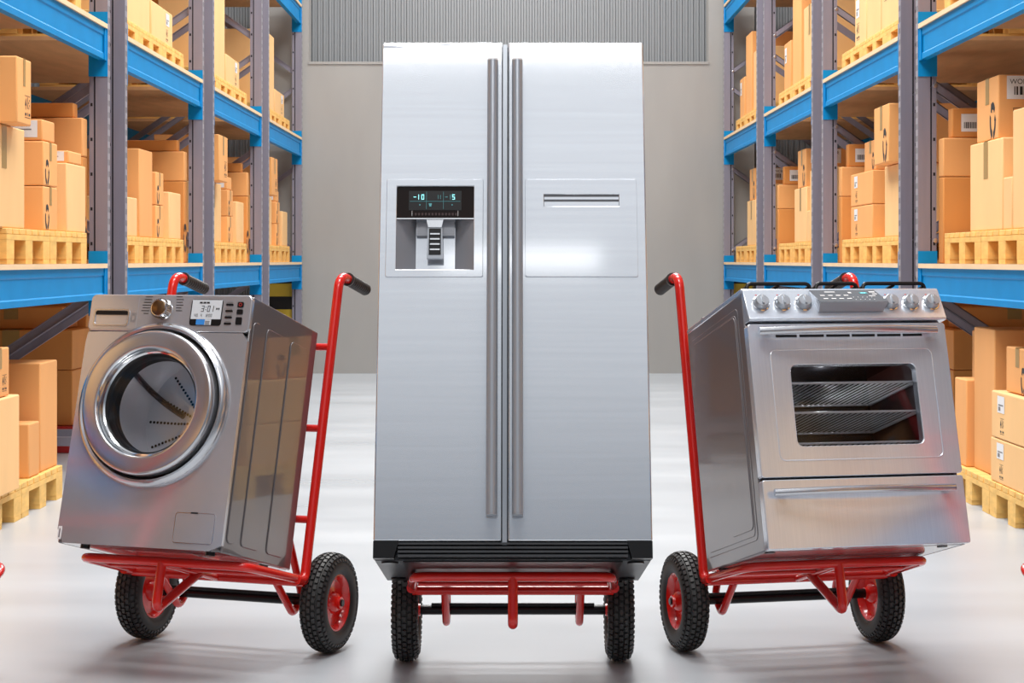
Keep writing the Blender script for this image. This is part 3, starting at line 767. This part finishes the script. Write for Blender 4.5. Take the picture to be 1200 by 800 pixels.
for xc, par in ((-.0695, ld), (.0155, rd)):
    b = MB(); prof = []
    for k in range(13):
        q = PI * k / 12; prof.append((xc + .0185 * math.cos(q), -.034 - .0185 * math.sin(q)))
    prof += [(xc - .0185, -.012), (xc - .010, -.006), (xc + .010, -.006), (xc + .0185, -.012)]
    b.prism(prof, 'z', .086, 1.656, M['handle'], smooth=True)
    for z in (.11, .87, 1.62): b.box((xc - .009, -.01, z), (xc + .009, .001, z + .03), M['handle'])
    h_ = b.build('door_handle', par)
    b = MB(); b.prism(prof, 'z', 1.6565, 1.662, M['white']); b.prism(prof, 'z', .079, .0855, M['handle']); b.build('handle_cap', h_)
# dispenser
b = MB(); o_ = rrect(-.432, .889, -.101, 1.235, .006, 4); i_ = [(min(max(p[0], -.397), -.133), min(max(p[1], .914), 1.211)) for p in o_]
loop_plate(b, o_, i_, -.0045, .001, M['fridge']); dp = b.build('dispenser_surround', ld, bevel=.0015)
b = MB(); b.box((-.397, .004, 1.097), (-.133, .04, 1.211), M['gloss_black']); b.box((-.397, .0, 1.0935), (-.133, .042, 1.0975), M['chrome']); cpn = b.build('dispenser_control_panel', ld)
b = MB(); dec(b, -.356, 1.126, -.176, 1.195, .004, M['plastic']); b.build('display_screen', cpn)
b = MB(); v = .0026
seven(b, '-', -.340, 1.164, .018, v, M['cyan'], 0); seven(b, '1', -.3305, 1.164, .018, v, M['cyan'], 0); seven(b, '0', -.313, 1.164, .018, v, M['cyan'], 0)
seven(b, '1', -.222, 1.164, .018, v, M['dim_cyan'], 0); seven(b, '5', -.2075, 1.164, .018, v, M['cyan'], 0); seven(b, '-', -.232, 1.164, .018, v, M['dim_cyan'], 0)
seven(b, '1', -.262, 1.166, .014, v, M['dim_cyan'], 0); seven(b, '1', -.254, 1.166, .014, v, M['dim_cyan'], 0)
b.prism([(-.288, 1.150), (-.277, 1.150), (-.2795, 1.139), (-.2855, 1.139)], 'y', v - .0012, v, M['dim_cyan'])
for x in (-.32, -.21): dec(b, x, 1.143, x + .004, 1.147, v, M['dim_cyan'])
for x in (-.296, -.238): dec(b, x, 1.130, x + .0008, 1.192, v, M['dim_cyan'])
dec(b, -.352, 1.157, -.18, 1.1578, v, M['dim_cyan']); b.build('screen_digits', cpn)
b = MB()
for i in range(13):
    x = -.335 + i * .0115; b.box((x, .0022, 1.108), (x + .006, .0042, 1.116), M['enamel_red'])
for x in (-.345, -.188): b.box((x, .002, 1.106), (x + .001, .0042, 1.124), M['white'])
b.build('panel_print', cpn)
b = MB()      # recess: slanted dark cheeks, light back wall, floor tray
b.add([(-.397, .002, .914), (-.397, .002, 1.097), (-.332, .054, 1.097), (-.332, .054, .914)], [(0, 1, 2, 3)], M['fridge_side'])
b.add([(-.133, .002, .914), (-.133, .002, 1.097), (-.198, .054, 1.097), (-.198, .054, .914)], [(0, 1, 2, 3)], M['fridge_side'])
b.add([(-.332, .054, .914), (-.198, .054, .914), (-.198, .054, 1.097), (-.332, .054, 1.097)], [(0, 1, 2, 3)], M['fridge'])
b.add([(-.397, .002, .9145), (-.133, .002, .9145), (-.198, .054, .9145), (-.332, .054, .9145)], [(0, 1, 2, 3)], M['fridge'])
b.box((-.33, .035, 1.045), (-.2, .053, 1.093), M['fridge_side']); b.build('dispenser_recess', ld)
b = MB(); b.prism([(-.295, 1.093), (-.237, 1.093), (-.243, 1.066), (-.289, 1.066)], 'y', .004, .034, M['chrome'])
b.prism([(-.290, 1.066), (-.241, 1.066), (-.237, .957), (-.293, .957)], 'y', .008, .026, M['handle'])
b.box((-.286, .0065, .969), (-.245, .009, 1.062), M['plastic'])
for z in (.985, 1.004, 1.022, 1.04): b.box((-.282, .004, z), (-.249, .0075, z + .005), M['chrome'])
b.build('dispenser_lever', ld)
b = MB(); o_ = rrect(.042, .889, .424, 1.235, .006, 4); i_ = [(min(max(p[0], .106), .363), min(max(p[1], 1.138), 1.181)) for p in o_]
loop_plate(b, o_, i_, -.0045, .001, M['fridge']); hb = b.build('home_bar_panel', rd, bevel=.0015)
b = MB(); b.add([(.106, -.001, 1.138), (.363, -.001, 1.138), (.363, -.0005, 1.181), (.106, -.0005, 1.181)], [(0, 1, 2, 3)], M['slot'])
b.prism([(-.0045, 1.138), (-.0045, 1.153), (-.0015, 1.156), (-.0008, 1.138)], 'x', .107, .362, M['fridge']); b.prism([(-.0043, 1.163), (-.0043, 1.171), (-.0008, 1.172), (-.0008, 1.161)], 'x', .107, .362, M['fridge']); b.build('panel_grip', hb)
# base: black corner blocks, grille and underside
for s in (-1, 1):
    b = MB(); P = [(s * .455, 0), (s * .372, 0), (s * .388, -.056), (s * .455, -.056)]
    b.prism(P if s > 0 else P[::-1], 'y', .0, .05, M['plastic']); b.build('base_corner', Fq)
b = MB(); b.box((-.372, .03, -.056), (.372, .05, 0), M['plastic'])
for i in range(4): b.box((-.375, .006, -.050 + i * .013), (.375, .03, -.043 + i * .013), M['fridge_base'])
b.build('base_grille', Fq)
b = MB(); b.box((-.452, .05, -.058), (.452, .69, -.008), M['fridge_base']); b.box((-.36, .06, -.062), (.36, .60, -.057), M['plastic']); b.build('base_pan', Fq)
for x in (-.405, .405):
    for y in (.09, .60):
        b = MB(); b.lathe([(.028, -.057), (.028, -.064), (.0001, -.064)], M['plastic'], 'z', 20, (x, y, 0)); b.build('foot', Fq)

# ------------------------------------------------------------------ stove
S = load_root('stove', 'stainless steel gas stove with oven window and six knobs standing on a red hand truck', 'stove', 'stove', -.877, .0796)
x0, x1, SH, SD = -.373, .360, .91, .6236; xm = (x0 + x1) / 2
b = MB()
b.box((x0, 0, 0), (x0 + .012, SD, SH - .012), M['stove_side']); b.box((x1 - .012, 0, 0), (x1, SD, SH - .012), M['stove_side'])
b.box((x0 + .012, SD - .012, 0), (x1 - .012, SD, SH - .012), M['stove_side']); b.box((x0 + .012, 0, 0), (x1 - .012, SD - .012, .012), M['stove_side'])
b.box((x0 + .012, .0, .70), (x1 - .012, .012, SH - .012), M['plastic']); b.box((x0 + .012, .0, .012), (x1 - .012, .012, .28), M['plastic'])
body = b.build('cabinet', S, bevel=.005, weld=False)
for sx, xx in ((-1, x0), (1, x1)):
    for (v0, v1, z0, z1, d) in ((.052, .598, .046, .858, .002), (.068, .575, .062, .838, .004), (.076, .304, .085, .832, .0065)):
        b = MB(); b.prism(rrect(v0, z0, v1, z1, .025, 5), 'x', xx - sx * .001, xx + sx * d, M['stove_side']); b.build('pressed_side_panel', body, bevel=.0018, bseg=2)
b = MB(); b.box((x0 + .01, .02, SH - .012), (x1 - .01, SD, SH), M['plastic']); b.box((x0, .0, SH - .014), (x0 + .012, SD, SH + .003), M['stove']); b.box((x1 - .012, .0, SH - .014), (x1, SD, SH + .003), M['stove']); ct = b.build('cooktop', S, bevel=.002)
for gx0, gx1 in ((-.334, -.093), (-.075, .085), (.104, .345)):      # three cast grates
    b = MB(); zt = SH + .034; r = .007
    b.tube(fillet([(gx0, .05, SH + .002), (gx0 + .005, .05, zt), (gx1 - .005, .05, zt), (gx1, .05, SH + .002)], .022, 5), r, M['plastic'], 8)
    b.tube(fillet([(gx0, .56, SH + .002), (gx0 + .005, .56, zt), (gx1 - .005, .56, zt), (gx1, .56, SH + .002)], .022, 5), r, M['plastic'], 8)
    for xx in (gx0 + .004, gx1 - .004): b.tube([(xx, .05, zt - .012), (xx, .56, zt - .012)], r, M['plastic'], 8)
    for yy in (.18, .31, .44): b.tube([(gx0 + .004, yy, zt - .008), (gx1 - .004, yy, zt - .008)], r * .9, M['plastic'], 8)
    xc = (gx0 + gx1) / 2; b.tube([(xc, .05, zt - .006), (xc, .56, zt - .006)], r * .9, M['plastic'], 8)
    b.build('burner_grate', S)
for cx_, cy_ in ((-.21, .17), (-.21, .44), (.005, .31), (.225, .17), (.225, .44)):
    b = MB(); b.lathe([(.05, SH), (.05, SH + .008), (.036, SH + .010), (.036, SH + .018), (.0001, SH + .02)], M['plastic'], 'z', 24, (cx_, cy_, 0)); b.build('burner', S)
# control panel wedge
zp0, zp1 = .786, SH + .002
def pv(z): return -.052 + (z - zp0) / (zp1 - zp0) * .046          # slanting front
prof = [(.012, zp0), (-.046, zp0), (-.052, zp0 + .006), (pv(zp1 - .008), zp1 - .008), (-.002, zp1), (.03, zp1 + .001), (.03, zp0)]
b = MB(); b.prism(prof, 'x', x0 + .002, x1 + .006, M['stove']); pan = b.build('control_panel', S, bevel=.003)
SL = math.atan2(.046, zp1 - zp0)
def on_panel(x, z): return Matrix.Translation((x, pv(z), z)) @ Matrix.Rotation(-SL, 4, 'X')
for xk in (-.312, -.2335, -.155, .171, .248, .326):
    T = on_panel(xk - .004, .851); b = MB()
    b.lathe([(.031, .001), (.031, -.004), (.0275, -.006), (.0275, .001)], M['chrome'], 'y', 32, X=T)
    b.lathe([(.0265, .0), (.0265, -.010), (.0235, -.026), (.022, -.0275), (.0001, -.028)], M['knob'], 'y', 32, X=T)
    kn = b.build('knob', S)
    b = MB(); b.prism(rrect(-.0042, -.017, .0042, .018, .004, 4), 'y', -.034, -.027, M['knob'], T); b.box((-.001, -.0348, .006), (.001, -.0339, .016), M['white'], T); b.build('knob_bar', kn, bevel=.002)
    b = MB(); b.box((-.012, -.0008, .036), (-.006, .0004, .039), M['red_ink'], T); b.box((.0, -.0008, .036), (.012, -.0002, .0385), M['grey_ink'], T); b.build('knob_print', pan)
# display pod: tilted glass face over a steel lip
zA, zB, zC = .904, .846, .818
q0, q1 = pv(zA) - .006, -.078
b = MB()
vs = [(-.128, q0, zA), (.117, q0, zA), (.140, q1, zB), (-.114, q1, zB), (-.112, pv(zC) - .01, zC), (.129, pv(zC) - .01, zC), (-.128, .0, zA), (.117, .0, zA), (-.112, .0, zC), (.129, .0, zC)]
b.add(vs, [(3, 2, 5, 4), (0, 3, 4, 8, 6), (1, 7, 9, 5, 2), (0, 6, 7, 1), (4, 5, 9, 8)], M['handle']); b.add(vs[:4], [(0, 1, 2, 3)], M['display']); pod = b.build('display_pod', S)
ex = Vector((.245, 0, 0)); A0 = Vector((-.128, q0, zA)); dn = Vector((.0185, q1 - q0, zB - zA)); nrm = Vector((1, 0, 0)).cross(dn).normalized()
if nrm.y > 0: nrm = -nrm
b = MB(); rn = random.Random(11)
def mark(fx, fy, w, h, mat):
    p = A0 + ex * fx + dn * fy + nrm * .0008; d1 = ex * w; d2 = dn * h
    b.add([p, p + d1, p + d1 + d2, p + d2], [(0, 1, 2, 3)], mat)
for fx in (.08, .2, .32, .44):
    for fy in (.45, .72): mark(fx, fy, .07, .06, M['white'])
mark(.2, .16, .16, .06, M['white']); mark(.55, .2, .05, .10, M['white'])
for fx in (.55, .62, .69, .76, .83):
    for fy in (.62, .82): mark(fx, fy, .012, .04, M['white'])
mark(.72, .22, .12, .12, M['dim_cyan']); mark(.74, .25, .08, .05, M['cyan']); mark(.88, .16, .09, .08, M['white']); mark(.90, .34, .07, .06, M['white']); mark(.82, .5, .1, .05, M['white'])
b.build('display_print', pod)
# oven door with window
dv = -.042; NW = 24
o_ = rrect(x0 - .003, .2435, x1 - .001, .777, .010, 5); i_ = rrect(-.234, .348, .230, .631, .022, 5)
b = MB(); loop_plate(b, o_, i_, dv, -.002, M['stove']); od = b.build('oven_door', S, bevel=.003)
b = MB(); p_ = [(x, dv - .0005, z) for x, z in rrect(-.303, .30, .296, .684, .022, 6)]
b.tube(p_, .0018, M['stove'], 8, closed=True); b.build('door_embossing', od)
b = MB(); b.add([(x, dv + .006, z) for x, z in i_], [tuple(range(len(i_)))], M['oven_glass']); b.build('oven_window', od)
b = MB()
for xa, xb in ((-.277, -.200), (-.190, -.100), (-.091, -.004), (.004, .090), (.099, .187), (.195, .268)): b.box((xa, dv - .0012, .7290), (xb, dv + .004, .7375), M['plastic'])
b.build('door_vent', od)
def bow_handle(z, par, rz, ry):
    b = MB(); n = 25; xa, xb = -.346, .312; pts = []; rad = []
    secs = []
    for i in range(n):
        f = i / (n - 1); x = xa + (xb - xa) * f; v = -.070 - .030 * math.sin(PI * f)
        secs.append((x, v))
    vs = []; sg = 14
    for x, v in secs:
        for k in range(sg):
            q = 2 * PI * k / sg; vs.append((x, v + ry * math.cos(q), z + rz * math.sin(q)))
    fs = [(i * sg + k, i * sg + (k + 1) % sg, (i + 1) * sg + (k + 1) % sg, (i + 1) * sg + k) for i in range(n - 1) for k in range(sg)]
    b.add(vs, fs, M['ring'], True); b.add(vs[:sg] + vs[-sg:], [tuple(range(sg))[::-1], tuple(range(sg, 2 * sg))], M['ring'])
    for xx in (xa + .03, xb - .03): b.box((xx - .012, -.072, z - rz * .6), (xx + .012, dv + .001, z + rz * .6), M['ring'])
    return b.build('oven_handle' if z > .5 else 'drawer_handle', par)
bow_handle(.745, od, .0145, .011)
b = MB(); slab_rr(b, x0 - .003, .001, x1 - .001, .2355, .008, dv, -.002, M['stove'], 4); dwr = b.build('warming_drawer', S, bevel=.003)
bow_handle(.188, dwr, .013, .010)
# oven cavity and racks
b = MB(); c0, c1, k0, k1, kv = -.27, .265, .30, .68, .46
vs = [(c0, .013, k0), (c1, .013, k0), (c1, .013, k1), (c0, .013, k1), (c0, kv, k0), (c1, kv, k0), (c1, kv, k1), (c0, kv, k1)]
b.add(vs, [(4, 5, 6, 7), (0, 4, 7, 3), (0, 1, 5, 4), (2, 3, 7, 6)], M['enamel']); b.add(vs, [(1, 2, 6, 5)], M['enamel_red']); b.build('oven_cavity', S)
for zr in (.578, .474, .366):
    b = MB(); b.tube([(c0 + .005, .02, zr), (c1 - .005, .02, zr)], .0045, M['wire'], 8); b.tube([(c0 + .005, kv - .02, zr), (c1 - .005, kv - .02, zr)], .004, M['wire'], 8)
    for i in range(25):
        xx = c0 + .02 + i * (c1 - c0 - .04) / 24; b.tube([(xx, .02, zr), (xx, kv - .02, zr)], .0027, M['wire'], 6)
    for xx in (c0 + .005, c1 - .005): b.tube([(xx, .02, zr), (xx, kv - .02, zr)], .004, M['wire'], 8)
    b.build('oven_rack', S)
for x in (-.345, .285):
    for y in (.03, SD - .10):
        b = MB(); b.lathe([(.018, .001), (.018, -.003), (.0001, -.003)], M['plastic'], 'z', 18, (x, y, 0)); b.build('foot', S)

# ------------------------------------------------------------------ light
w = bpy.data.worlds.new('warehouse_light'); bpy.context.scene.world = w; w.use_nodes = True
N, L = w.node_tree.nodes, w.node_tree.links
tc = N.new('ShaderNodeTexCoord'); sp = N.new('ShaderNodeSeparateXYZ'); cr = N.new('ShaderNodeValToRGB')
L.new(tc.outputs['Generated'], sp.inputs[0]); L.new(sp.outputs['Z'], cr.inputs[0])
e = cr.color_ramp.elements
e[0].position = .0; e[0].color = (.24, .26, .29, 1); e[1].position = 1.; e[1].color = (.78, .80, .84, 1)
for p, c in ((.375, (.29, .325, .375, 1)), (.46, (.80, .84, .89, 1)), (.56, (1.22, 1.26, 1.32, 1)), (.66, (1.0, 1.03, 1.08, 1))):
    q = e.new(p); q.color = c
L.new(cr.outputs[0], N['Background'].inputs[0]); N['Background'].inputs[1].default_value = .74
def area(name, loc, sx, sy, power, rot=(0, 0, 0), col=(1, .985, .96)):
    l = bpy.data.lights.new(name, 'AREA'); l.shape = 'RECTANGLE'; l.size = sx; l.size_y = sy; l.energy = power; l.color = col
    o = bpy.data.objects.new(name, l); C.objects.link(o); o.location = loc; o.rotation_euler = rot; return o
for y, p in ((-.32, 175), (4.5, 330), (9, 400), (13.5, 400), (18, 380), (22.5, 330)):
    area('ceiling_light', (0, y, 8.2), 3.6, 1.8, p)
area('ceiling_strip_light', (.07, -4.86, 8.2), 1.66, .4, 2.4)
for nm, par, loc, e_ in (('drum_fill_light', W, (CX + .12, .13, CZ - .1), .16),):  # added fill light to brighten the drum interior, not a fitted lamp
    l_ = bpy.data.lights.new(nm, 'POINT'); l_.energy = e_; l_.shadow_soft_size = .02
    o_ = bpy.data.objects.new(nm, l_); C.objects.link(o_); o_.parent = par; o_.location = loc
ol = bpy.data.lights.new('oven_fill_light', 'POINT'); ol.energy = 1.0; ol.shadow_soft_size = .02; ol.color = (.95, .97, 1.)  # point light added so the rack wires show behind the window
oo = bpy.data.objects.new('oven_fill_light', ol); C.objects.link(oo); oo.parent = S; oo.location = (.0, .25, .655)
# ------------------------------------------------------------------ camera
cam = bpy.data.cameras.new('camera'); co = bpy.data.objects.new('camera', cam); C.objects.link(co)
co.location = (0, 0, H_CAM); co.rotation_euler = (PI / 2, 0, 0)
cam.sensor_width = 36; cam.lens = 2200 / 1200 * 36; cam.shift_x = -1 / 1200; cam.shift_y = (305.07 - 400) / 1200; cam.clip_end = 100
bpy.context.scene.camera = co
vs_ = bpy.context.scene.view_settings; vs_.view_transform = 'Standard'; vs_.look = 'None'; vs_.exposure = 0; vs_.gamma = 1
